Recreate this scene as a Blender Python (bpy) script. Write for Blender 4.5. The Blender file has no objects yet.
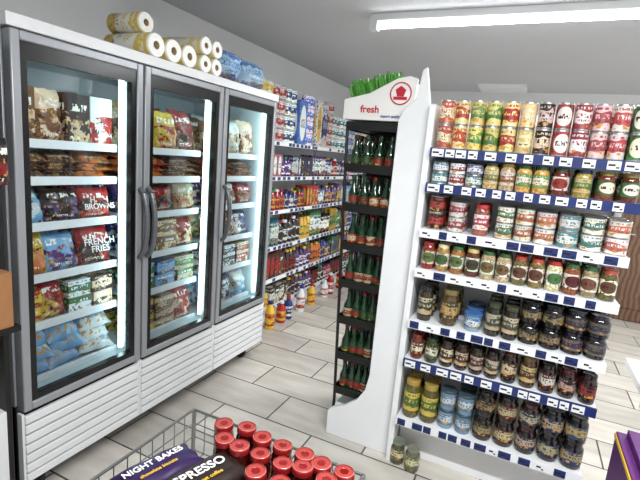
import bpy, math, random
from mathutils import Matrix, Vector
random.seed(7)
R=random.random
def rc(a,b): return a+(b-a)*R()
def lin(c):
    o=[]
    for v in c[:3]:
        v=max(0,min(255,v))/255.0
        o.append(v/12.92 if v<=0.04045 else ((v+0.055)/1.055)**2.4)
    return (o[0],o[1],o[2],1.0)
def jit(c,a=.1):
    f=rc(1-a,1+a*.6); g=sum(c)/3; return tuple((v*.88+g*.12)*f*rc(.96,1.04) for v in c)
T=Matrix.Translation
def RX(a): return Matrix.Rotation(a,4,'X')
def RY(a): return Matrix.Rotation(a,4,'Y')
def RZ(a): return Matrix.Rotation(a,4,'Z')
MAT={}
# ---------------------------------------------------------------- materials
def newmat(name):
    m=bpy.data.materials.new(name); m.use_nodes=True
    nt=m.node_tree; b=nt.nodes['Principled BSDF']; MAT[name]=m
    return m,nt,b
def simple(name,col,rough=.5,metal=0,var=.06,nscale=6,bump=0):
    m,nt,b=newmat(name)
    n=nt.nodes.new('ShaderNodeTexNoise'); n.inputs['Scale'].default_value=nscale; n.inputs['Detail'].default_value=4
    tc=nt.nodes.new('ShaderNodeTexCoord'); nt.links.new(tc.outputs['Object'],n.inputs['Vector'])
    mx=nt.nodes.new('ShaderNodeMix'); mx.data_type='RGBA'
    c=lin(col)
    mx.inputs[6].default_value=tuple(x*(1-var) for x in c[:3])+(1,)
    mx.inputs[7].default_value=tuple(min(1,x*(1+var)) for x in c[:3])+(1,)
    nt.links.new(n.outputs[0],mx.inputs[0]); nt.links.new(mx.outputs[2],b.inputs['Base Color'])
    b.inputs['Roughness'].default_value=rough; b.inputs['Metallic'].default_value=metal
    if bump:
        bp=nt.nodes.new('ShaderNodeBump'); bp.inputs['Strength'].default_value=bump; bp.inputs['Distance'].default_value=.01
        nt.links.new(n.outputs[0],bp.inputs['Height']); nt.links.new(bp.outputs[0],b.inputs['Normal'])
    return m
def emis(name,col,st):
    m,nt,b=newmat(name)
    b.inputs['Base Color'].default_value=(.9,.9,.9,1)
    b.inputs['Emission Color'].default_value=lin(col); b.inputs['Emission Strength'].default_value=st
def M2(nt,op,a,b=None,c=None):
    n=nt.nodes.new('ShaderNodeMath'); n.operation=op
    for i,x in enumerate((a,b,c)):
        if x is None: continue
        if isinstance(x,(int,float)): n.inputs[i].default_value=x
        else: nt.links.new(x,n.inputs[i])
    return n.outputs[0]
def inside(nt,v,lo,hi): return M2(nt,'MULTIPLY',M2(nt,'GREATER_THAN',v,lo),M2(nt,'LESS_THAN',v,hi))
def mixc(nt,f,a,b):
    n=nt.nodes.new('ShaderNodeMix'); n.data_type='RGBA'
    nt.links.new(f,n.inputs[0])
    for i,x in ((6,a),(7,b)):
        if isinstance(x,tuple): n.inputs[i].default_value=x
        else: nt.links.new(x,n.inputs[i])
    return n.outputs[2]
def attr(nt,name):
    n=nt.nodes.new('ShaderNodeAttribute'); n.attribute_name=name; return n.outputs['Color']
def noise3(nt,scale,vec=(1,1,1),det=1):
    tc=nt.nodes.new('ShaderNodeTexCoord'); mp=nt.nodes.new('ShaderNodeMapping'); mp.inputs['Scale'].default_value=vec
    nt.links.new(tc.outputs['Object'],mp.inputs['Vector'])
    n=nt.nodes.new('ShaderNodeTexNoise'); n.inputs['Scale'].default_value=scale; n.inputs['Detail'].default_value=det
    nt.links.new(mp.outputs[0],n.inputs['Vector']); return n.outputs[0]
def attrmat(name,rough=.4,metal=0,coat=0,grain=0):
    m,nt,b=newmat(name); c=attr(nt,'c1')
    if grain:
        g=M2(nt,'MULTIPLY',M2(nt,'GREATER_THAN',noise3(nt,90,(1,1,1),3),.5),grain)
        mm=nt.nodes.new('ShaderNodeMix'); mm.data_type='RGBA'; mm.blend_type='MULTIPLY'
        nt.links.new(g,mm.inputs[0]); nt.links.new(c,mm.inputs[6]); mm.inputs[7].default_value=(.25,.22,.18,1); c=mm.outputs[2]
    nt.links.new(c,b.inputs['Base Color'])
    b.inputs['Roughness'].default_value=rough; b.inputs['Metallic'].default_value=metal
    b.inputs['Coat Weight'].default_value=coat
def labelmat(name,kind,rough=.35):
    m,nt,b=newmat(name); c1=attr(nt,'c1'); c2=attr(nt,'c2')
    uv=nt.nodes.new('ShaderNodeUVMap'); sp=nt.nodes.new('ShaderNodeSeparateXYZ'); nt.links.new(uv.outputs[0],sp.inputs[0])
    u=M2(nt,'FRACT',sp.outputs[0]); v=sp.outputs[1]
    strokes=M2(nt,'GREATER_THAN',noise3(nt,150,(1,1,.4)),.52)
    if kind=='band':
        wv=M2(nt,'MULTIPLY',M2(nt,'SUBTRACT',noise3(nt,22),.5),.5); v2=M2(nt,'ADD',v,wv)
        f=inside(nt,v2,.25,.74); col=mixc(nt,f,c1,c2)
        t=M2(nt,'MULTIPLY',strokes,M2(nt,'MULTIPLY',inside(nt,v,.46,.64),inside(nt,u,.12,.88))); col=mixc(nt,t,col,c1)
        t=M2(nt,'MULTIPLY',M2(nt,'GREATER_THAN',noise3(nt,260,(1,1,.5)),.55),M2(nt,'MULTIPLY',inside(nt,v,.3,.4),inside(nt,u,.25,.75))); col=mixc(nt,t,col,lin((50,40,40)))
        t2=M2(nt,'MULTIPLY',strokes,inside(nt,v,.82,.92)); col=mixc(nt,t2,col,c2)
        pic=M2(nt,'MULTIPLY',M2(nt,'GREATER_THAN',noise3(nt,60,(1,1,1),2),.55),inside(nt,v,.06,.26)); col=mixc(nt,pic,col,lin((190,140,60)))
    elif kind=='emblem':
        dx=M2(nt,'SUBTRACT',u,.5); dy=M2(nt,'MULTIPLY',M2(nt,'SUBTRACT',v,.5),.9)
        r=M2(nt,'SQRT',M2(nt,'ADD',M2(nt,'MULTIPLY',dx,dx),M2(nt,'MULTIPLY',dy,dy)))
        col=mixc(nt,M2(nt,'LESS_THAN',r,.36),c1,c2)
        col=mixc(nt,M2(nt,'MULTIPLY',M2(nt,'GREATER_THAN',noise3(nt,70,(1,1,1),2),.55),M2(nt,'GREATER_THAN',r,.38)),col,lin((70,70,40)))
        col=mixc(nt,M2(nt,'MULTIPLY',strokes,M2(nt,'MULTIPLY',M2(nt,'LESS_THAN',r,.28),inside(nt,v,.4,.6))),col,lin((60,20,20)))
    else:
        n=M2(nt,'GREATER_THAN',noise3(nt,20,(1,1,1),3),.5)
        low=M2(nt,'LESS_THAN',M2(nt,'ADD',v,M2(nt,'MULTIPLY',noise3(nt,12),.25)),.72)
        col=mixc(nt,M2(nt,'MULTIPLY',n,low),c1,c2)
        col=mixc(nt,M2(nt,'MULTIPLY',M2(nt,'GREATER_THAN',noise3(nt,60,(1,1,1),3),.6),low),col,lin((190,145,80)))
        col=mixc(nt,M2(nt,'MULTIPLY',M2(nt,'GREATER_THAN',noise3(nt,40,(1,1.3,1),3),.62),low),col,lin((60,35,30)))
        st=M2(nt,'GREATER_THAN',noise3(nt,75,(1,1,.4)),.51)
        col=mixc(nt,M2(nt,'MULTIPLY',st,M2(nt,'MULTIPLY',inside(nt,v,.66,.8),inside(nt,u,.12,.88))),col,lin((240,238,225)))
        st=M2(nt,'GREATER_THAN',noise3(nt,170,(1,1,.5)),.53)
        col=mixc(nt,M2(nt,'MULTIPLY',st,M2(nt,'MULTIPLY',inside(nt,v,.1,.17),inside(nt,u,.15,.7))),col,lin((235,232,215)))
    nt.links.new(col,b.inputs['Base Color']); b.inputs['Roughness'].default_value=rough
attrmat('pp',.4); attrmat('pm',.28,.85); attrmat('pg',.12,0,.6); attrmat('pc',.12,0,.6,.55)
labelmat('lb','band'); labelmat('le','emblem'); labelmat('lp','pic',.3)
simple('white_metal',(232,234,235),.4); simple('freezer_grey',(150,153,157),.35,.3,.03); simple('freezer_light',(216,218,219),.4)
simple('black_trim',(12,13,14),.25); simple('dark_gap',(22,23,24),.7); simple('inner_white',(205,216,220),.5)
simple('handle_grey',(105,108,112),.3,.5); simple('rubber',(20,20,20),.7); simple('chrome_wire',(150,150,150),.3,.9)
simple('price_blue',(22,40,100),.4); simple('price_white',(232,234,236),.5); simple('rack_black',(12,12,12),.45)
simple('wall_paint',(228,229,229),.85,0,.04,3,.1); simple('ceiling_paint',(196,197,200),.9,0,.05,2,.1)
simple('cardboard',(150,105,65),.8,0,.15,20); simple('carton_white',(238,237,233),.6); simple('red_ink',(190,25,50),.5)
simple('leaf_green',(75,150,45),.5,0,.5,60); simple('text_white',(240,240,235),.5); simple('text_yellow',(235,200,60),.5); simple('text_blue',(30,60,150),.5)
simple('purple_card',(85,25,100),.5,0,.1,10); simple('gold',(220,180,60),.4); simple('skirting',(120,118,112),.6)
emis('tube_emit',(248,251,255),18); emis('led_emit',(215,248,255),9)
m,nt,b=newmat('dark_wood'); 
w=nt.nodes.new('ShaderNodeTexWave'); w.inputs['Scale'].default_value=6; w.inputs['Distortion'].default_value=6; w.inputs['Detail'].default_value=3
tc=nt.nodes.new('ShaderNodeTexCoord'); nt.links.new(tc.outputs['Object'],w.inputs['Vector'])
nt.links.new(mixc(nt,w.outputs['Fac'],lin((84,60,44)),lin((122,92,70))),b.inputs['Base Color']); b.inputs['Roughness'].default_value=.45
m,nt,b=newmat('door_glass'); out=nt.nodes['Material Output']
tr=nt.nodes.new('ShaderNodeBsdfTransparent'); gl=nt.nodes.new('ShaderNodeBsdfGlossy'); gl.inputs['Roughness'].default_value=.02
fr=nt.nodes.new('ShaderNodeFresnel'); fr.inputs['IOR'].default_value=1.5; ms=nt.nodes.new('ShaderNodeMixShader')
tr.inputs[0].default_value=(.92,.97,.98,1)
nt.links.new(fr.outputs[0],ms.inputs[0]); nt.links.new(tr.outputs[0],ms.inputs[1]); nt.links.new(gl.outputs[0],ms.inputs[2]); nt.links.new(ms.outputs[0],out.inputs[0])
nt.nodes.remove(b)
m,nt,b=newmat('floor_tile'); tc=nt.nodes.new('ShaderNodeTexCoord')
br=nt.nodes.new('ShaderNodeTexBrick'); nt.links.new(tc.outputs['Object'],br.inputs['Vector'])
br.inputs['Scale'].default_value=1; br.inputs['Brick Width'].default_value=.6; br.inputs['Row Height'].default_value=.3
br.inputs['Mortar Size'].default_value=.005; br.inputs['Mortar Smooth'].default_value=.2; br.offset=.5
br.inputs['Color1'].default_value=lin((216,210,200)); br.inputs['Color2'].default_value=lin((188,183,174)); br.inputs['Mortar'].default_value=lin((72,69,66))
n1=noise3(nt,3,(1,4,1),8)
mm=nt.nodes.new('ShaderNodeMix'); mm.data_type='RGBA'; mm.blend_type='MULTIPLY'; mm.inputs[0].default_value=.5
cr=nt.nodes.new('ShaderNodeValToRGB'); cr.color_ramp.elements[0].position=.3; cr.color_ramp.elements[0].color=(.55,.54,.52,1); cr.color_ramp.elements[1].position=.65
nt.links.new(n1,cr.inputs[0]); nt.links.new(br.outputs['Color'],mm.inputs[6]); nt.links.new(cr.outputs[0],mm.inputs[7])
nt.links.new(mm.outputs[2],b.inputs['Base Color']); b.inputs['Roughness'].default_value=.35
bp=nt.nodes.new('ShaderNodeBump'); bp.inputs['Strength'].default_value=.4; bp.inputs['Distance'].default_value=.004; bp.invert=True
nt.links.new(br.outputs['Fac'],bp.inputs['Height']); nt.links.new(bp.outputs[0],b.inputs['Normal'])

# ---------------------------------------------------------------- mesh builder
W=(1,1,1,1)
class MB:
    def __init__(s): s.V=[];s.F=[];s.m=[];s.c1=[];s.c2=[];s.uv=[];s.names=[]
    def mi(s,n):
        if n not in s.names: s.names.append(n)
        return s.names.index(n)
    def face(s,idx,mat,c1=W,c2=W,uv=None):
        s.F.append(idx); s.m.append(s.mi(mat)); k=len(idx)
        s.c1+=list(c1)*k; s.c2+=list(c2)*k
        if uv is None: uv=[(0,0)]*k
        for p in uv: s.uv+=[p[0],p[1]]
    def box(s,M,sx,sy,sz,front,other=None):
        o=other or front; b=len(s.V)
        for z in (0,sz):
            for x,y in ((-sx/2,-sy/2),(sx/2,-sy/2),(sx/2,sy/2),(-sx/2,sy/2)): s.V.append(tuple(M@Vector((x,y,z))))
        q=[(0,0),(1,0),(1,1),(0,1)]
        s.face([b,b+1,b+5,b+4],*front,uv=q)
        for f in ([b+1,b+2,b+6,b+5],[b+2,b+3,b+7,b+6],[b+3,b,b+4,b+7]): s.face(f,*front,uv=q)
        s.face([b+4,b+5,b+6,b+7],*o,uv=q); s.face([b+3,b+2,b+1,b],*o,uv=q)
    def bx(s,x0,x1,y0,y1,z0,z1,mat):
        s.box(T(((x0+x1)/2,(y0+y1)/2,z0)),x1-x0,y1-y0,z1-z0,(mat,W,W))
    def lathe(s,M,prof,styles,seg=14,k=2):
        rings=[]
        for r,z in prof:
            if r<=1e-6: rings.append([len(s.V)]); s.V.append(tuple(M@Vector((0,0,z))))
            else:
                st=len(s.V)
                for i in range(seg):
                    a=2*math.pi*i/seg-math.pi/2-math.pi/k
                    s.V.append(tuple(M@Vector((r*math.cos(a),r*math.sin(a),z))))
                rings.append(list(range(st,st+seg)))
        for j in range(len(prof)-1):
            A,B=rings[j],rings[j+1]; sty=styles[j]
            for i in range(seg):
                i2=(i+1)%seg; u0=k*i/seg; u1=k*(i+1)/seg-1e-4
                if len(A)==1 and len(B)==1: continue
                if len(A)==1: s.face([A[0],B[i2],B[i]],*sty)
                elif len(B)==1: s.face([A[i],A[i2],B[0]],*sty)
                else: s.face([A[i],A[i2],B[i2],B[i]],*sty,uv=[(u0,0),(u1,0),(u1,1),(u0,1)])
    def rod(s,p,q,r,mat,seg=6):
        p=Vector(p);q=Vector(q);d=q-p;M=T(p)@d.to_track_quat('Z','Y').to_matrix().to_4x4()
        st=(mat,W,W); s.lathe(M,[(0,0),(r,0),(r,d.length),(0,d.length)],[st]*3,seg,1)
    def pillow(s,M,w,h,t,sty,n=9,wr=.12):
        ph=R()*9; fr=[];bk=[]
        for side,L in ((-1,fr),(1,bk)):
            for j in range(n+1):
                for i in range(n+1):
                    x=i/n*2-1; z=j/n*2-1
                    th=max(0,(1-abs(x)**3.5))**.6*max(0,(1-abs(z)**3))**.7
                    th*=1+wr*math.sin(5*x+ph+3*z)+wr*math.sin(9*z-ph*2+4*x)
                    pin=1-.06*(1-abs(z))*abs(x)
                    wob=.012*math.sin(8*x+ph)*abs(z)
                    L.append(len(s.V)); s.V.append(tuple(M@Vector((x*w/2*pin,side*(t/2*th+.0006),(z+1)*h/2+wob*h))))
        for j in range(n):
            for i in range(n):
                a=j*(n+1)+i; uv=[(i/n,j/n),((i+1)/n-1e-4,j/n),((i+1)/n-1e-4,(j+1)/n),(i/n,(j+1)/n)]
                s.face([fr[a],fr[a+1],fr[a+n+2],fr[a+n+1]],*sty,uv=uv)
                s.face([bk[a+1],bk[a],bk[a+n+1],bk[a+n+2]],*sty,uv=[uv[1],uv[0],uv[3],uv[2]])
        for j in range(n):
            for e,fl in ((0,0),(n,1)):
                a=j*(n+1)+e;b_=a+n+1; f=[fr[a],fr[b_],bk[b_],bk[a]]; s.face(f if not fl else f[::-1],*sty)
                a=e*(n+1)+j; b_=a+1; f=[fr[b_],fr[a],bk[a],bk[b_]]; s.face(f if not fl else f[::-1],*sty)
    def poly(s,pts,y0,y1,mat):
        b=len(s.V);n=len(pts)
        for y in (y0,y1):
            for x,z in pts: s.V.append((x,y,z))
        s.face(list(range(b,b+n)),mat); s.face(list(range(b+2*n-1,b+n-1,-1)),mat)
        for i in range(n):
            j=(i+1)%n; s.face([b+j,b+i,b+n+i,b+n+j],mat)
    def build(s,name,parent=None,smooth=True,bevel=0,ang=38):
        me=bpy.data.meshes.new(name); me.from_pydata(s.V,[],s.F)
        for n in s.names: me.materials.append(MAT[n])
        me.polygons.foreach_set('material_index',s.m)
        for nm,a in (('c1',s.c1),('c2',s.c2)):
            ca=me.color_attributes.new(name=nm,type='FLOAT_COLOR',domain='CORNER'); ca.data.foreach_set('color',a)
        uvl=me.uv_layers.new(name='UVMap'); uvl.data.foreach_set('uv',s.uv)
        if smooth:
            me.polygons.foreach_set('use_smooth',[True]*len(s.F)); me.set_sharp_from_angle(angle=math.radians(ang))
        me.update()
        o=bpy.data.objects.new(name,me); bpy.context.collection.objects.link(o)
        if parent: o.parent=parent
        if bevel:
            bv=o.modifiers.new('bevel','BEVEL'); bv.width=bevel; bv.segments=2; bv.limit_method='ANGLE'
        return o
def empty(name,loc=(0,0,0)):
    e=bpy.data.objects.new(name,None); bpy.context.collection.objects.link(e); return e
def text(s,M,size,mat,parent,name='label_text',ext=.0008):
    cu=bpy.data.curves.new(name,'FONT'); cu.body=s; cu.size=size; cu.align_x='CENTER'; cu.align_y='CENTER'; cu.extrude=ext
    cu.offset=size*.012; cu.space_line=.8
    cu.materials.append(MAT[mat]); o=bpy.data.objects.new(name,cu); bpy.context.collection.objects.link(o)
    o.matrix_world=M@RX(math.pi/2); o.parent=parent; return o
def can(mb,x,y,z,r,h,c1,c2,lab='lb',seg=16,rot=0,lid=(190,190,188)):
    c1=jit(c1);c2=jit(c2,.05)
    M=T((x,y,z))@RZ(rot+rc(-.25,.25)); met=('pm',lin(lid),W); L=(lab,lin(c1),lin(c2))
    mb.lathe(M,[(0,.001),(r*.95,0),(r,h*.03),(r*.985,h*.06),(r*.985,h*.94),(r,h*.97),(r*.96,h),(r*.92,h*.97),(0,h*.97)],
      [met,met,met,L,met,met,met,met],seg,2)
def jar(mb,x,y,z,r,h,cont,c1,c2,lid,lab='lb',seg=16,rot=0,lo=.2,hi=.68,neck=.8):
    cont=jit(cont,.2);c1=jit(c1);c2=jit(c2,.05)
    M=T((x,y,z))@RZ(rot+rc(-.3,.3)); G=('pc',lin(cont),W); L=(lab,lin(c1),lin(c2)); K=('pg',lin(jit(lid)),W)
    mb.lathe(M,[(0,.001),(r*.9,0),(r*.98,h*.04),(r*.98,h*lo),(r*.995,h*lo),(r*.995,h*hi),(r*.98,h*hi),(r*.97,h*.76),(r*neck,h*.86),(r*(neck+.04),h*.87),(r*(neck+.04),h*.985),(r*(neck-.02),h),(r*(neck-.1),h*.985),(0,h*.985)],
      [G,G,G,L,L,L,G,G,K,K,K,K,K],seg,2)
def bottle(mb,M,r,h,c,l1,l2,cap,seg=12,sh=.62,neck=.35,lab='lb'):
    G=('pg',lin(c),W); L=(lab,lin(l1),lin(l2)); K=('pp',lin(cap),W)
    mb.lathe(M,[(0,.001),(r*.92,0),(r,h*.03),(r,h*.14),(r*1.01,h*.14),(r*1.01,h*(sh-.1)),(r,h*(sh-.1)),(r*.96,h*sh),(r*neck*1.2,h*(sh+.16)),(r*neck,h*.88),(r*neck*1.15,h*.89),(r*neck*1.15,h*.99),(0,h)],
      [G,G,G,L,L,L,G,G,G,K,K,K],seg,2)

# ---------------------------------------------------------------- room shell
H=2.5; XL,XR,YB,YF=-2.45,2.4,-1.6,6.0
def shell(name,x0,x1,y0,y1,z0,z1,mat):
    b=MB(); b.bx(x0,x1,y0,y1,z0,z1,mat); return b.build(name,smooth=False)
shell('floor',XL-.1,XR+.1,YB-.1,YF+.1,-.1,0,'floor_tile')
shell('ceiling',XL-.1,XR+.1,YB-.1,YF+.1,H,H+.1,'ceiling_paint')
shell('wall_left',XL-.1,XL,YB,YF,0,H,'wall_paint'); shell('wall_right',XR,XR+.1,YB,YF,0,H,'wall_paint')
shell('wall_back',XL-.1,XR+.1,YF,YF+.1,0,H,'wall_paint'); shell('wall_front',XL-.1,XR+.1,YB-.1,YB,0,H,'wall_paint')
shell('baseboard_back',-1.95,.86,YF-.015,YF,0,.1,'skirting'); shell('baseboard_right',XR-.015,XR,YB,YF,0,.1,'skirting')
b=MB()
for x0,x1 in ((.87,.95),(1.8,1.88)): b.bx(x0,x1,YF-.052,YF-.002,0,2.1,'dark_wood')
b.bx(.95,1.8,YF-.052,YF-.002,2.02,2.1,'dark_wood'); b.bx(.95,1.8,YF-.037,YF-.002,0.005,2.02,'dark_wood')
for z0,z1 in ((.15,.95),(1.08,1.9)):
    for x0,x1 in ((1.03,1.34),(1.41,1.72)): b.bx(x0,x1,YF-.048,YF-.03,z0,z1,'dark_wood')
b.rod((1.02,YF-.03,1.0),(1.02,YF-.09,1.0),.012,'chrome_wire'); b.rod((1.02,YF-.09,1.0),(1.13,YF-.09,1.0),.01,'chrome_wire')
b.build('door_1',bevel=.006)
b=MB(); b.bx(-.7,-.2,5.45,5.85,H-.03,H,'white_metal')
for i in range(7): b.bx(-.67,-.23,5.48+i*.05,5.5+i*.05,H-.04,H-.03,'white_metal')
b.build('ceiling_vent')
def tube(name,x0,x1,y):
    e=empty(name); b=MB()
    b.bx(x0,x1,y-.035,y+.035,H-.045,H,'white_metal')
    b.poly([(x0-.02,H-.0),(x0-.02,H-.1),(x0+.03,H-.1),(x0+.03,H-.0)],y-.03,y+.03,'white_metal')
    b.poly([(x1-.03,H-.0),(x1-.03,H-.1),(x1+.02,H-.1),(x1+.02,H-.0)],y-.03,y+.03,'white_metal')
    b.build('housing',e,bevel=.004)
    t=MB(); t.rod((x0+.03,y,H-.075),(x1-.03,y,H-.075),.013,'tube_emit',12); t.build('tube',e)
    return e
def area(name,loc,sx,sy,pw,col=(.97,.985,1),rot=(0,0,0)):
    l=bpy.data.lights.new(name,'AREA'); l.shape='RECTANGLE'; l.size=sx; l.size_y=sy; l.energy=pw; l.color=col
    o=bpy.data.objects.new(name,l); o.location=loc; o.rotation_euler=rot; bpy.context.collection.objects.link(o); return o
for nm,x0,x1,y,p in (('fluorescent_or_fill_light',-1.1,.6,3.0,50),('fluorescent_or_fill_light',-.5,1.2,.55,88),('fluorescent_or_fill_light',1.25,2.3,4.3,48)):  # last fixture is an added out-of-view fill that brightens the back area
    e=tube(nm,x0,x1,y); a=area('tube_or_fill_lamp',((x0+x1)/2,y,H-.1),x1-x0-.1,.06,p); a.parent=e

# ---------------------------------------------------------------- freezer
fz=empty('display_freezer')
FX=-1.68; Y0,Y1=1.0,2.8
b=MB()
b.bx(XL+.03,FX-.05,Y0,Y0+.035,.12,1.93,'freezer_grey'); b.bx(XL+.03,FX-.05,Y1-.035,Y1,.12,1.93,'freezer_grey')
b.bx(XL+.03,FX,Y0-.005,Y1+.005,1.90,1.945,'freezer_light')
b.bx(XL+.03,FX-.04,Y0,Y1,.12,.46,'dark_gap'); b.bx(XL+.03,XL+.06,Y0+.03,Y1-.03,.46,1.9,'inner_white')
b.bx(XL+.06,FX-.06,Y0+.035,Y1-.035,1.87,1.9,'inner_white'); b.bx(XL+.06,FX-.06,Y0+.035,Y1-.035,.46,.48,'inner_white')
for y in (Y0+.036,Y1-.046): b.bx(XL+.06,FX-.06,y,y+.01,.48,1.87,'inner_white')
for y in (1.6,2.2): b.bx(FX-.1,FX-.05,y-.03,y+.03,.48,1.88,'freezer_light')
b.build('cabinet',fz,bevel=.003)
b=MB()
for i in range(3):
    ya=Y0+i*.6; yb=ya+.6
    for k in range(7):
        z=.125+k*.044; b.bx(FX-.022,FX-.004,ya+.012,yb-.012,z,z+.0345,'freezer_light')
    b.bx(FX-.045,FX-.01,ya+.001,ya+.012,.12,.435,'freezer_light'); b.bx(FX-.045,FX-.01,yb-.012,yb-.001,.12,.435,'freezer_light')
b.build('vent_panel',fz,bevel=.002)
fr=MB(); bl=MB(); gs=MB(); hd=MB(); led=MB()
for i in range(3):
    ya=Y0+i*.6+.006; yb=Y0+(i+1)*.6-.006; z0,z1=.445,1.895; w=.034; X0,X1=FX-.045,FX
    fr.bx(X0,X1,ya,ya+w,z0,z1,'freezer_grey'); fr.bx(X0,X1,yb-w,yb,z0,z1,'freezer_grey')
    fr.bx(X0,X1,ya+w,yb-w,z0,z0+w,'freezer_grey'); fr.bx(X0,X1,ya+w,yb-w,z1-w,z1,'freezer_grey')
    a,c,p,q=ya+w,yb-w,z0+w,z1-w; k=.026; X2,X3=FX-.04,FX-.008
    bl.bx(X2,X3,a,a+k,p,q,'black_trim'); bl.bx(X2,X3,c-k,c,p,q,'black_trim'); bl.bx(X2,X3,a+k,c-k,p,p+k,'black_trim'); bl.bx(X2,X3,a+k,c-k,q-k-.03,q,'black_trim')
    v=len(gs.V); gs.V+=[(FX-.012,a+k,p+k),(FX-.012,c-k,p+k),(FX-.012,c-k,q-k),(FX-.012,a+k,q-k)]; gs.face([v,v+1,v+2,v+3],'door_glass')
    hy= yb-.018 if i==0 else ya+.018
    pts=[]
    for j in range(15):
        t=j/14; pts.append((FX+.004+.05*math.sin(math.pi*t)**.5,hy,.99+.34*t))
    for j in range(14): hd.rod(pts[j],pts[j+1],.013,'handle_grey',10)
    led.bx(FX-.075,FX-.062,c-k-.014,c-k+.006,.52,1.83,'led_emit')
    led.bx(FX-.1,FX-.08,a+.06,c-.06,1.855,1.868,'led_emit')  # added weak top strip, a fill to brighten the freezer interior
fr.build('door_frames',fz,bevel=.005); bl.build('door_gaskets',fz); gs.build('glass_panes',fz,smooth=False); hd.build('handles',fz,ang=80); led.build('led_and_fill_strips',fz)
SZ=[1.51,1.36,1.17,.95,.74]
b=MB()
for i in range(3):
    ya=Y0+i*.6+.05; yb=Y0+(i+1)*.6-.05
    for z in SZ:
        b.bx(XL+.07,FX-.125,ya,yb,z-.012,z,'inner_white'); b.bx(FX-.135,FX-.12,ya,yb,z-.022,z+.014,'price_white')
    b.bx(FX-.135,FX-.12,ya,yb,.482,.51,'price_white')
b.build('shelves',fz,bevel=.002)
b=MB()
for y in (Y0+.12,Y1-.12):
    for x in (FX-.12,XL+.15):
        b.lathe(T((x-.0,y-.015,.045))@RX(-math.pi/2),[(0,0),(.04,0),(.045,.006),(.045,.024),(.04,.03),(0,.03)],[('rubber',W,W)]*5,16,1)
        b.bx(x-.03,x+.03,y-.025,y+.025,.088,.125,'chrome_wire'); b.rod((x,y-.022,.045),(x,y-.022,.1),.006,'chrome_wire'); b.rod((x,y+.022,.045),(x,y+.022,.1),.006,'chrome_wire'); b.rod((x,y-.022,.045),(x,y+.022,.045),.006,'chrome_wire')
b.build('casters',fz)
ff=empty('frozen_food_bags'); b=MB()
def FM(y,z,x=FX-.16,tilt=.25,rz=0): return T((x,y,z))@RZ(math.pi/2+rz)@RX(-tilt)
RED=(165,25,25);ORG=(205,105,35);YEL=(225,185,50);BRN=(120,75,45);CRM=(220,200,160);LBL=(105,170,220);PUR=(80,40,110);NAV=(30,45,110);GRN=(55,120,60);WHT=(225,228,228);DRK=(50,30,30);TEAL=(40,120,130);PNK=(205,110,130)
P={0:[[(BRN,CRM),(CRM,BRN),(DRK,CRM),(WHT,RED)],[(BRN,DRK),(DRK,BRN),(BRN,ORG)],[(LBL,WHT),(DRK,PUR),(RED,DRK)],[(YEL,ORG),(LBL,PUR),(RED,DRK)],[(YEL,RED),(RED,YEL),(GRN,WHT),(CRM,DRK)],[(LBL,WHT),(LBL,(130,185,225)),(WHT,LBL)]],
   1:[[(CRM,BRN),(YEL,RED),(RED,DRK)],[(ORG,RED),(DRK,BRN)],[(PUR,NAV),(RED,DRK),(CRM,ORG)],[(NAV,WHT),(BRN,CRM),(RED,CRM)],[(GRN,WHT),(LBL,NAV),(GRN,CRM)],[(YEL,NAV),(CRM,BRN),(RED,CRM)]],
   2:[[(BRN,CRM),(WHT,CRM),(CRM,BRN)],[(BRN,RED),(BRN,DRK)],[(PUR,CRM),(WHT,BRN),(RED,BRN)],[(CRM,GRN),(BRN,CRM),(NAV,WHT)],[(WHT,DRK),(DRK,WHT),(RED,CRM)],[(LBL,WHT),(NAV,WHT),(WHT,LBL)]]}
for d in range(3):
    for s,z in enumerate(SZ+[.482]):
        pal=P[d][s]; hgt=[.23,.115,.155,.185,.165,.21][s]; n=len(pal); wid=.48/n
        ya=Y0+d*.6+.06
        for i,(c1,c2) in enumerate(pal):
            y=ya+wid*(i+.5); c1=jit(c1);c2=jit(c2); sty=('lp',lin(c1),lin(c2))
            if s==5 and d==0: sty=('lb',lin(c1),lin(c2))
            boxy=(s==4 and not(d==0 and i==1)) or (s==0 and d==0 and i in(0,2,3)) or (d==1 and s in(3,5) and i<2)
            for dep in range(2):
                if boxy:
                    nn=3 if s==5 else (2 if hgt<.2 else 1); hh=hgt*.95/nn
                    for q in range(nn):
                        b.box(FM(y+rc(-.004,.004),z+.001+q*hh,FX-.2-dep*.2,0,rc(-.08,.08)),wid*.92,.13,hh*.98,sty if q%2==0 else ('lb',lin(c2),lin(c1)))
                elif s==1:
                    for q in range(3): b.pillow(FM(y+rc(-.01,.01),z+.012+q*.032,FX-.145-dep*.22,1.4,rc(-.15,.15)),wid*1.02,.2,.05,sty)
                elif s==5 and d==0:
                    for q in range(3): b.pillow(FM(y+rc(-.01,.01),z+.03+q*.06,FX-.15-dep*.22,1.05,rc(-.2,.2)),wid*1.1,.18,.09,sty,12,.2)
                else:
                    b.pillow(FM(y+rc(-.005,.005),z+.004,FX-.165-dep*.12,rc(.12,.4),rc(-.12,.12)),wid*1.06,hgt*rc(.9,1.05),.085,sty,12,.16)
                    if dep==1: b.pillow(FM(y,z+.004,FX-.42,.1,0),wid,hgt*1.05,.08,sty)
b.build('packs',ff)
text('HASH\nBROWNS',FM(1.46,1.25,FX-.128,.2),.038,'text_white',ff)
text('FRENCH\nFRIES',FM(1.46,1.05,FX-.125,.2),.044,'text_white',ff)

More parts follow.
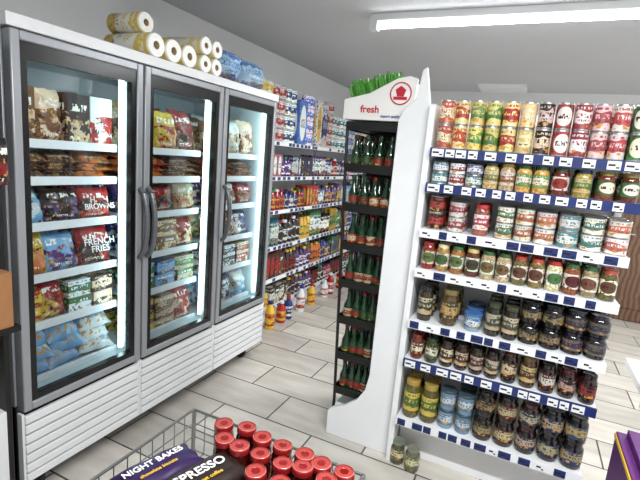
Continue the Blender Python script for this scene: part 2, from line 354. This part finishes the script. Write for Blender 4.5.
pr=empty('toilet_roll_packs'); b=MB()
def rollpack(b,ya,n,rows,z,r,L,col,x=-1.8,core=(190,170,140)):
    for j in range(rows):
        for i in range(n):
            y=ya+r+i*2*r; zz=z+r+j*2*r
            M=T((x,y,zz))@RZ(math.pi/2)@RX(math.pi/2)@RZ(rc(0,3))
            w=('pp',lin((236,235,228)),W); c=('lb',lin(col),lin((235,234,226)))
            b.lathe(M,[(0,-L/2),(r*.9,-L/2),(r,-L/2+.008),(r,L/2-.008),(r*.9,L/2),(r*.33,L/2),(r*.31,L/2-.03),(0,L/2-.03)],[w,w,c,w,w,('pp',lin(core),W),('pp',lin((90,75,60)),W)],18,2)
rollpack(b,1.64,3,1,1.947,.058,.3,(215,190,90),-1.86); rollpack(b,1.66,1,1,2.063,.05,.22,(215,190,90),-1.9)
rollpack(b,2.01,2,2,1.947,.048,.3,(225,212,150),-1.86)
b.build('rolls',pr)
b=MB()
b.pillow(T((-1.86,2.36,1.949))@RZ(math.pi/2),.28,.2,.22,('lb',lin((50,95,160)),lin((150,185,215))),12); b.pillow(T((-1.86,2.64,1.949))@RZ(math.pi/2),.28,.19,.22,('lb',lin((70,115,165)),lin((160,185,205))),12)
b.build('tissue_packs')

# ---------------------------------------------------------------- left wall shelving
ws=empty('wall_shelving_unit'); b=MB(); WX=-2.0; ya,yb=2.87,5.97
LZ=[1.64,1.34,1.04,.71,.41,.14]
b.bx(XL+.01,XL+.035,ya,yb,.02,2.1,'white_metal')
for y in (ya,ya+1.03,ya+2.06,yb-.03): b.bx(XL+.035,XL+.07,y,y+.03,0,2.1,'white_metal')
for z in LZ:
    b.bx(XL+.035,WX-.012,ya,yb,z-.025,z,'white_metal'); b.bx(WX-.012,WX,ya,yb,z-.026,z+.008,'price_white')
    y=ya+.03
    while y<yb-.1:
        b.bx(WX,WX+.002,y,y+.05,z-.022,z+.005,random.choice(['price_blue','price_white','price_blue'])); y+=rc(.06,.12)
b.bx(XL+.035,WX-.05,ya,yb,0,.112,'white_metal')
b.build('frame',ws)
hp=MB(); pals=[[(WHT,YEL),(WHT,(60,110,190)),((60,110,190),WHT),(WHT,RED),(YEL,WHT),(WHT,TEAL),(WHT,NAV)],
 [(PUR,WHT),(RED,WHT),(DRK,NAV),(TEAL,WHT),(DRK,RED),(PNK,WHT),(NAV,WHT)],
 [(NAV,WHT),(PNK,PUR),(NAV,LBL),(PUR,YEL),(RED,YEL),(LBL,WHT),(DRK,GRN)],
 [(GRN,YEL),(NAV,WHT),(YEL,GRN),(GRN,WHT),(TEAL,WHT),(PUR,YEL),(DRK,WHT)],
 [(YEL,RED),(ORG,DRK),(PUR,WHT),(RED,YEL),(GRN,NAV),(NAV,YEL),(DRK,RED)],
 [(RED,WHT),(PUR,WHT),(NAV,WHT),(DRK,RED),(YEL,RED),(DRK,WHT)]]
for s,z in enumerate(LZ):
    y=ya+.05
    while y<yb-.16:
        c1,c2=random.choice(pals[s]); c1=jit(c1,.2); c2=jit(c2,.15); kind=random.choice(['bot','bot','box','can']) if s else random.choice(['pack','pack','pack','box'])
        rep=random.randint(2,4) if s else 1
        mh=[.5,.235,.23,.27,.235,.21][s]; h=mh*rc(.72,.95)
        if kind=='pack':
            wd=rc(.17,.24)
            if y+wd>yb-.05: break
            for j in range(4 if y<4.5 else 3):
                for i in range(2):
                    hp.lathe(T((WX-.09,y+wd*(i+.5)/2,z+.002+j*.121)),[(0,0),(wd*.22,0),(wd*.245,.01),(wd*.245,.108),(wd*.22,.118),(0,.118)],[('lb',lin(c1),lin(c2))]*5,12,2)
            y+=wd+.01
        else:
            wd=rc(.055,.085) if s else rc(.12,.2)
            for q in range(rep):
                if y+wd>yb-.05: break
                for dep in range(2):
                    x=WX-.025-wd/2-dep*(wd+.01)
                    if kind=='bot': bottle(hp,T((x,y+wd/2,z+.001))@RZ(math.pi/2+rc(-.3,.3)),wd*.46,h,c1,c2,c1,random.choice([WHT,RED,YEL,NAV,GRN,DRK]),10,rc(.62,.72),rc(.35,.6),random.choice(['lb','le']))
                    elif kind=='box': hp.box(T((x,y+wd/2,z+.001))@RZ(math.pi/2),wd*.94,wd*.9,h,(random.choice(['lb','lp','le']),lin(c1),lin(c2)))
                    else: can(hp,x,y+wd/2,z+.001,wd*.45,h,c1,c2,'lb',10,math.pi/2,c1)
                y+=wd+.003
            y+=.005
hp.build('household_products')
b=MB(); y=3.3
while y<5.0:
    c1,c2=random.choice([(YEL,RED),(RED,YEL),(RED,WHT),(NAV,WHT),(WHT,RED)]); h=rc(.18,.28)
    bottle(b,T((WX+.08,y,0.0))@RZ(math.pi/2),.045,h,c1,c2,c1,random.choice([RED,WHT,NAV]),12,.66,.4); y+=rc(.11,.4)
b.build('cleaning_bottles')

# ---------------------------------------------------------------- gondola
gd=empty('gondola_shelving'); GY=2.1; GX0,GX1=-.44,.40
GZ=[1.615,1.455,1.24,1.045,.785,.58,.26]
b=MB()
b.bx(GX0-.03,GX1,2.50,2.53,.02,1.84,'white_metal')
b.bx(GX0-.03,GX0+.0,2.46,2.5,0,1.86,'white_metal'); b.bx(GX1-.03,GX1,2.46,2.5,0,1.86,'white_metal')
for z in GZ:
    b.bx(GX0,GX1,GY+.012,2.5,z+.0,z+.018,'white_metal')
    b.poly([(GX0,z-.03),(GX0,z+.0),(GX0+.004,z+.0),(GX0+.004,z-.03)],GY+.05,2.48,'white_metal')
b.bx(GX0,GX1,2.24,2.27,0,.24,'white_metal')
b.bx(-.474,-.445,2.13,2.57,.0,1.83,'white_metal'); b.bx(-.62,-.474,2.54,2.57,0,1.80,'white_metal'); b.bx(-.62,-.60,2.21,2.54,.0,1.74,'white_metal')
b.build('frame',gd,bevel=.002)
b=MB(); blue=[1,1,0,0,0,1,0]
for i,z in enumerate(GZ):
    b.bx(GX0,GX1,GY,GY+.012,z-.022,z+.02,'price_blue' if blue[i] else 'price_white')
    x=GX0+.01
    while x<GX1-.06:
        w=rc(.035,.055); b.bx(x,x+w,GY-.002,GY,z-.018,z+.016,'price_white' if blue[i] else random.choice(['price_blue','price_white'] if i in(2,3) else ['price_blue','price_blue','price_white']))
        b.bx(x+.004,x+w*.6,GY-.0026,GY-.002,z-.004,z+.004,'rack_black'); b.bx(x+w*.65,x+w*.9,GY-.0026,GY-.002,z-.012,z-.006,'rack_black')
        x+=w+(rc(.005,.04))
b.build('price_strips',gd)
b=MB()
pts=[(-.475,0),(-.475,1.80),(-.50,1.93),(-.515,2.0),(-.535,1.985),(-.55,1.86),(-.60,1.81),(-.625,1.76),(-.625,.42),(-.64,.33),(-.68,.26),(-.75,.2),(-.82,.165),(-.845,.14),(-.845,0)]
pts=pts[::-1]
b.poly(pts,2.17,2.20,'white_metal')
b.build('shelving_end_panel',None,bevel=.004)
g=MB()
def row(z,segs,depth=3,mix=.22):
    for sg in segs:
        x0,x1,kind,r,h,stack,cols=sg
        n=max(1,int((x1-x0)/(2*r+.002))); st=(x1-x0)/n
        for i in range(n):
            x=x0+st*(i+.5); cc=cols[i*len(cols)//n]
            if R()<mix: cc=random.choice(cols)
            for d in range(depth):
                y=GY+.022+r+d*(2*r+.004)+rc(0,.006)
                if y+r>2.49: break
                if d and R()<.1: continue
                for s in range(stack):
                    zz=z+.019+s*(h+.0005)
                    if kind=='can': can(g,x,y,zz,r,h,cc[0],cc[1],cc[2] if len(cc)>2 else 'lb',18)
                    elif kind=='jar': jar(g,x,y,zz,r,h,cc[0],cc[1],cc[2],cc[3],cc[4] if len(cc)>4 else 'lb',18)
                    elif kind=='tub':
                        c=('pg',lin(jit(cc[0])),W); L=('lb',lin(cc[1]),lin(cc[2])); K=('pp',lin(cc[3]),W)
                        g.lathe(T((x,y,zz)),[(0,0),(r*.85,0),(r*.88,h*.2),(r*.94,h*.75),(r*.96,h*.86),(r,h*.87),(r,h*.97),(r*.93,h),(0,h*.98)],[c,c,L,c,K,K,K,K],18,2)
GR2=(80,130,70)
row(GZ[0],[(-.43,.39,'can',.031,.108,2,[((200,80,70),(240,228,175)),((230,210,140),(190,70,50)),((225,205,110),(100,150,75)),((235,225,170),(200,70,50)),((215,200,110),(80,130,65)),((230,215,140),(175,50,45)),((225,195,120),(240,228,180)),((60,45,42),(230,225,210)),((50,35,35),(210,190,170)),((185,60,60),(240,232,222),'le'),((160,50,60),(235,228,220)),((238,215,210),(180,60,75)),((228,200,198),(170,70,75)),((238,230,222),(195,70,80)),((60,125,70),(230,226,205),'le'),(GR2,(230,205,110))])],3,.08)
row(GZ[1],[(-.43,-.2,'can',.036,.05,2,[(TEAL,WHT),((225,225,215),(150,60,60)),((60,90,120),WHT)]),
 (-.2,.07,'jar',.0325,.115,1,[((215,190,120),(200,190,150),(120,120,60),(60,110,60)),((205,180,130),(225,220,200),(150,90,40),(190,160,60)),((215,170,80),(90,150,80),(225,215,190),(60,110,60)),((200,150,60),(225,215,190),(60,110,60),(200,200,190))]),
 (.07,.4,'jar',.033,.115,1,[((110,40,30),(225,220,210),(150,40,40),(60,90,60),'le'),((190,160,80),(200,180,140),(90,130,50),(40,60,90)),((120,60,40),(60,110,60),(225,220,200),(160,140,60),'le'),((90,30,30),(225,220,210),(140,40,40),(200,190,150),'le')])])
row(GZ[2],[(-.43,-.34,'can',.037,.078,2,[((60,25,25),(180,60,50))]),(-.34,-.24,'can',.037,.07,2,[((220,215,205),(150,60,70))]),(-.24,-.12,'jar',.034,.14,1,[((160,80,70),(225,205,200),(170,60,80),(200,190,60)),((190,110,90),(235,225,220),(180,60,80),(190,40,40))]),
 (-.12,.04,'can',.037,.072,2,[((225,225,220),(80,120,80)),((210,215,200),(170,90,70))]),(.04,.4,'can',.041,.07,2,[((215,215,205),(180,110,70)),((70,130,135),(225,220,210)),((225,220,210),(70,120,110)),((225,225,215),(185,100,70))])])
row(GZ[3],[(-.43,.39,'jar',.032,.13,1,[((150,45,30),(225,215,200),(90,110,50),(150,30,25),'le'),((200,120,50),(225,220,205),(80,110,60),(60,110,60),'le'),((120,60,35),(225,215,200),(60,60,40),(200,180,110),'le'),((205,160,60),(70,110,50),(225,220,205),(50,100,50),'le'),((215,195,145),(225,220,205),(110,90,50),(45,90,45),'le'),((130,120,60),(225,215,190),(90,60,40),(190,60,45),'le'),((220,205,160),(230,225,210),(60,110,60),(170,40,35),'le'),((140,70,35),(225,220,200),(90,30,30),(50,90,45),'le'),((190,150,70),(225,215,190),(60,90,50),(220,205,160),'le'),((200,180,130),(225,220,205),(110,70,50),(40,80,45),'le')])])
row(GZ[4],[(-.43,-.33,'jar',.036,.17,1,[((55,45,25),(190,185,160),(60,60,40),(40,40,40))]),(-.33,-.2,'jar',.042,.175,1,[((60,50,30),(90,90,60),(170,150,90),(50,50,40)),((90,60,30),(60,60,50),(190,160,90),(120,110,60))]),
 (-.2,-.1,'tub',.042,.085,1,[((130,165,190),(70,110,150),(205,215,220),(60,105,160))]),(-.1,.05,'jar',.035,.155,1,[((70,45,30),(60,50,40),(150,110,60),(70,80,60)),((35,35,25),(170,160,130),(60,70,60),(60,60,40))]),
 (.05,.4,'jar',.042,.094,2,[((20,18,18),(25,25,28),(130,115,80),(15,15,15)),((30,25,25),(100,90,80),(40,40,60),(25,30,50)),((18,16,16),(30,28,28),(140,120,75),(12,12,12))])])
row(GZ[5],[(-.43,-.28,'jar',.031,.125,1,[((130,60,30),(100,35,30),(215,205,180),(130,35,30)),((70,80,35),(80,95,60),(215,205,180),(40,65,40))]),
 (-.28,.0,'jar',.031,.13,1,[((60,32,20),(195,185,160),(70,40,30),(30,28,25)),((45,28,18),(180,175,150),(80,40,30),(20,20,20)),((65,38,25),(195,180,150),(60,70,40),(25,25,25))]),
 (.0,.16,'jar',.034,.145,1,[((30,20,15),(60,20,20),(195,180,140),(80,25,22)),((70,45,20),(185,170,110),(80,50,30),(130,105,40))]),(.16,.4,'jar',.034,.13,1,[((35,20,18),(90,25,25),(195,185,170),(20,18,18)),((45,25,20),(35,28,28),(180,140,130),(70,25,25)),((50,20,18),(30,25,25),(150,40,40),(20,20,20))])])
row(GZ[6],[(-.43,-.25,'jar',.042,.2,1,[((110,100,35),(195,175,70),(80,110,50),(170,145,55)),((90,80,30),(140,130,70),(60,80,40),(90,80,40))]),(-.25,-.08,'tub',.041,.1,2,[((110,145,170),(80,110,130),(190,200,205),(50,70,80))]),
 (-.08,.4,'jar',.045,.122,2,[((25,20,15),(30,25,30),(140,120,80),(15,14,14)),((40,20,15),(80,30,30),(185,170,130),(20,18,18)),((30,20,20),(40,35,60),(170,155,130),(70,25,25)),((18,18,24),(25,40,90),(165,150,110),(18,18,20)),((22,20,25),(30,55,100),(170,150,90),(20,20,30))])],2)
g.build('canned_and_jarred_goods')
b=MB()
for x,y in ((-.42,2.15),(-.335,2.13)): jar(b,x,y,.0,.038,.125,(110,105,70),(90,100,70),(215,205,150),(120,125,110),'lb',20)
b.build('floor_jars')

# ---------------------------------------------------------------- bottle rack end-cap
rk=empty('bottle_rack'); b=MB(); bt=MB()
x1,y0,y1=-.64,2.24,2.6
def xl(z): return -.915+(1.74-z)*.05
for y in (y0,y1):
    b.rod((xl(.2),y,.2),(xl(1.74),y,1.74),.009,'rack_black',8); b.rod((x1,y,.13),(x1,y,1.74),.009,'rack_black',8)
    b.rod((xl(.2),y,.2),(xl(.2),y,.13),.009,'rack_black',8)
RZs=[1.50,1.29,1.08,.87,.66,.45,.24]
for z in RZs+[1.715]:
    a=xl(z)
    b.bx(a,x1,y0-.01,y0-.004,z-.014,z+.03,'rack_black'); b.bx(a-.006,a+.002,y0,y1,z-.014,z+.03,'rack_black'); b.bx(x1-.006,x1+.006,y0,y1,z-.012,z+.012,'rack_black')
    b.bx(a,x1,y0,y1,z-.006,z+.0,'rack_black')
b.poly([(xl(.13),.13),(x1,.13),(x1,1.74),(xl(1.74),1.74)],y1,y1+.01,'rack_black'); b.bx(-.845,-.63,2.21,2.56,.0,.13,'white_metal'); b.build('frame',rk)
for z in RZs:
    a=xl(z)
    for i in range(4):
        for j in range(5):
            c=random.choice([((150,35,35),(195,185,150)),((175,165,130),(130,40,35)),((30,60,35),(150,40,35)),((25,50,30),(60,90,50))])
            bottle(bt,T((a+.038+i*((x1-a-.076)/3),y0+.04+j*.07,z+.002))@RZ(rc(-.8,.8))@RY(rc(-.05,.05)),.027,.18,(18,48,26),c[0],c[1],random.choice([(30,60,35),(20,35,22),(120,25,25)]),12,.5,.42,'lb')
bt.build('bottles',rk)
e=empty('produce_carton'); b=MB()
b.bx(-.93,-.575,2.232,2.5,1.753,1.80,'carton_white')
b.poly([(-.935,1.753),(-.57,1.753),(-.562,1.955),(-.60,1.968),(-.66,1.958),(-.80,1.885),(-.935,1.852)],2.215,2.23,'carton_white')
b.bx(-.58,-.57,2.232,2.5,1.80,1.94,'carton_white'); b.bx(-.935,-.925,2.232,2.5,1.80,1.85,'carton_white'); b.bx(-.925,-.58,2.49,2.5,1.80,1.90,'carton_white'); b.build('carton',e,bevel=.003)
b=MB(); 
def disc(x,y,z,r,mat,seg=24): b.lathe(T((x,y,z))@RX(math.pi/2),[(0,0),(r,0),(r,.001),(0,.001)],[(mat,W,W)]*3,seg,1)
disc(-.64,2.2145,1.885,.055,'red_ink'); disc(-.64,2.2132,1.885,.048,'carton_white'); disc(-.64,2.2118,1.894,.028,'red_ink',5); b.bx(-.674,-.606,2.2105,2.2118,1.855,1.87,'red_ink')
b.build('printed_emblem',e)
text('fresh',T((-.79,2.211,1.805)),.05,'red_ink',e); text('export quality',T((-.68,2.211,1.775)),.018,'text_blue',e)
b=MB()
for i in range(90):
    x=-.93+i*.0029; zz=1.925+i*.0007
    b.rod((x+.04,2.236+rc(0,.06),1.81),(x-.005+rc(-.02,.02),2.236+rc(0,.08),zz+rc(-.012,.02)),.006,'leaf_green',6)
b.build('green_stems',e)

# ---------------------------------------------------------------- foreground basket
bk=empty('wire_basket'); b=MB(); bx0,bx1,by0,by1=-.905,-.30,.40,1.095; rz=.68; bz=.53
def loop(z,r,i=0):
    p=[(bx0+i,by0+i,z),(bx1-i,by0+i,z),(bx1-i,by1-i,z),(bx0+i,by1-i,z)]
    for k in range(4): b.rod(p[k],p[(k+1)%4],r,'chrome_wire',8)
loop(rz,.0045)
for z in (.63,.58,bz): loop(z,.002)
n=13
for k in range(n+1):
    x=bx0+(bx1-bx0)*k/n
    for y in (by0,by1): b.rod((x,y,bz),(x,y,rz),.0018,'chrome_wire')
    b.rod((x,by0,bz),(x,by1,bz),.002,'chrome_wire')
n=15
for k in range(n+1):
    y=by0+(by1-by0)*k/n
    for x in (bx0,bx1): b.rod((x,y,bz),(x,y,rz),.0018,'chrome_wire')
    b.rod((bx0,y,bz),(bx1,y,bz),.002,'chrome_wire')
for x in (bx0,bx1):
    for y in (by0,by1): b.rod((x,y,0),(x,y,rz),.007,'chrome_wire',8)
b.build('wires',bk,ang=60)
b=MB()
def redjar(x,y,z):
    M=T((x,y,z))@RZ(rc(-1,1))@RX(rc(-.06,.06))@RY(rc(-.04,.04)); r=.031;h=.185; G=('pg',lin((60,14,10)),W); L=('lb',lin((180,30,30)),lin((235,225,205))); K=('pg',lin((128,22,24)),W); K2=('pp',lin((165,62,56)),W); K3=('pg',lin((190,120,110)),W)
    b.lathe(M,[(0,0),(r*.9,0),(r,.006),(r,.03),(r*1.01,.03),(r*1.01,.105),(r,.105),(r*.99,.135),(r*.88,.15),(r*.9,.152),(r*.96,.154),(r*.96,.167),(r*.9,.171),(r*.84,.172),(r*.8,.1695),(r*.4,.170),(r*.38,.1695),(0,.1695)],
       [G,G,G,L,L,L,G,G,G,K,K,K,K3,K,K2,K,K],28,2)
for j in range(8):
    y=1.05-j*.066
    for i in range(7):
        x=-.34-i*.067+(-.03 if j%2 else 0)+rc(-.002,.002)
        lim=[-.745,-.725,-.57,-.56,-.55,-.55,-.55,-.55][j]
        if x<lim: continue
        redjar(x,y+rc(-.002,.002),.534+rc(0,.016))
b.build('red_lid_jars')
cp=empty('coffee_packs'); b=MB()
def lay(x,y,z,w,h,t,c1,c2,ang,tx=0,lab='lp'):
    M=T((x,y,z))@RZ(ang)@RX(-math.pi/2+tx)@T((0,0,-h/2))
    b.pillow(M,w,h,t,(lab,lin(c1),lin(c2)),18,.06)
for y in (.5,.72,.86): lay(-.75,y-.03,.57,.24,.18,.06,(60,35,25),(120,80,50),0)
for y in (.5,.72,.84): lay(-.75,y-.03,.622,.24,.18,.05,(40,30,30),(110,60,40),0.05)
lay(-.79,.81,.675,.12,.25,.06,(42,22,70),(25,20,40),-.25,0,'pp'); lay(-.665,.83,.68,.13,.27,.065,(38,24,20),(25,18,16),-.3,0,'pp')
lay(-.83,.58,.67,.12,.22,.06,(45,24,62),(25,18,30),-.2); lay(-.69,.55,.68,.13,.24,.06,(50,30,22),(30,20,18),-.3)
b.build('packs',cp)
def flat(s,x,y,z,ang,size,mat):
    o=text(s,Matrix.Identity(4),size,mat,cp); o.matrix_world=T((x,y,z))@RZ(ang)
a1=math.pi/2-.25; a2=math.pi/2-.3
flat('NIGHT BAKES',-.80,.81,.7085,a1,.028,'text_white'); flat('ESPRESSO',-.67,.83,.7165,a2,.04,'text_white')
flat('dark roast coffee',-.637,.82,.7155,a2,.016,'gold'); flat('chocolate biscuits',-.77,.80,.7075,a1,.015,'gold')

# ---------------------------------------------------------------- side fixtures
e=empty('magazine_rack'); b=MB()
b.bx(-2.35,-1.66,.93,.95,0,1.85,'rack_black'); b.bx(-2.35,-1.66,.2,.22,0,1.85,'rack_black'); b.bx(-2.37,-2.35,.2,.95,0,1.85,'rack_black')
for z in (.9,1.25,1.6): b.bx(-2.35,-1.68,.22,.93,z,z+.02,'rack_black')
b.bx(-2.35,-1.66,.22,.93,0,.5,'freezer_light'); b.build('frame',e,bevel=.003)
b=MB(); b.box(T((-1.635,.86,.861)),.08,.14,.2,('cardboard',W,W)); b.bx(-1.66,-1.585,.75,.95,.84,.86,'rack_black')
b.build('cardboard_tray',e)
b=MB(); b.pillow(T((-1.64,.92,1.36))@RZ(math.pi/2),.08,.16,.04,('lp',lin((30,25,25)),lin((120,25,25)))); b.pillow(T((-1.64,.86,1.1))@RZ(math.pi/2),.1,.2,.04,('lp',lin((25,25,25)),lin((60,60,60)))); b.build('hanging_packs',e)
b=MB(); b.bx(.385,.7,1.35,1.68,0,.735,'purple_card'); b.bx(.381,.385,1.346,1.36,0,.735,'gold'); b.bx(.381,.385,1.35,1.68,.715,.73,'gold')
b.bx(.41,.68,1.37,1.66,.735,.76,'purple_card'); b.build('promotional_display_box',bevel=.003)
b=MB(); b.bx(.60,1.3,2.33,2.75,.60,.64,'white_metal'); b.bx(.60,1.3,2.33,2.35,.55,.6,'white_metal')
for x in (.9,1.26):
    for y in (2.38,2.7): b.bx(x-.015,x+.015,y-.015,y+.015,0,.6,'white_metal')
b.build('display_table',bevel=.004)

# ---------------------------------------------------------------- camera / world
f=447.0
cr_=Vector((.901,.425,.085)); cf=Vector((-.406,.896,-.1826)).normalized()
cr_=(cr_-cf*cr_.dot(cf)).normalized(); cu=cr_.cross(cf)
cam=bpy.data.cameras.new('camera'); co=bpy.data.objects.new('camera',cam); bpy.context.collection.objects.link(co)
cam.sensor_width=36; cam.lens=f/640*36; cam.clip_start=.02
Mx=Matrix(((cr_.x,cu.x,-cf.x,0),(cr_.y,cu.y,-cf.y,0),(cr_.z,cu.z,-cf.z,1.55),(0,0,0,1)))
co.matrix_world=Mx
bpy.context.scene.camera=co
wd=bpy.data.worlds.new('world'); bpy.context.scene.world=wd; wd.use_nodes=True
wd.node_tree.nodes['Background'].inputs[0].default_value=(.5,.5,.5,1); wd.node_tree.nodes['Background'].inputs[1].default_value=.3
bpy.context.scene.view_settings.view_transform='Standard'
bpy.context.scene.view_settings.look='None'
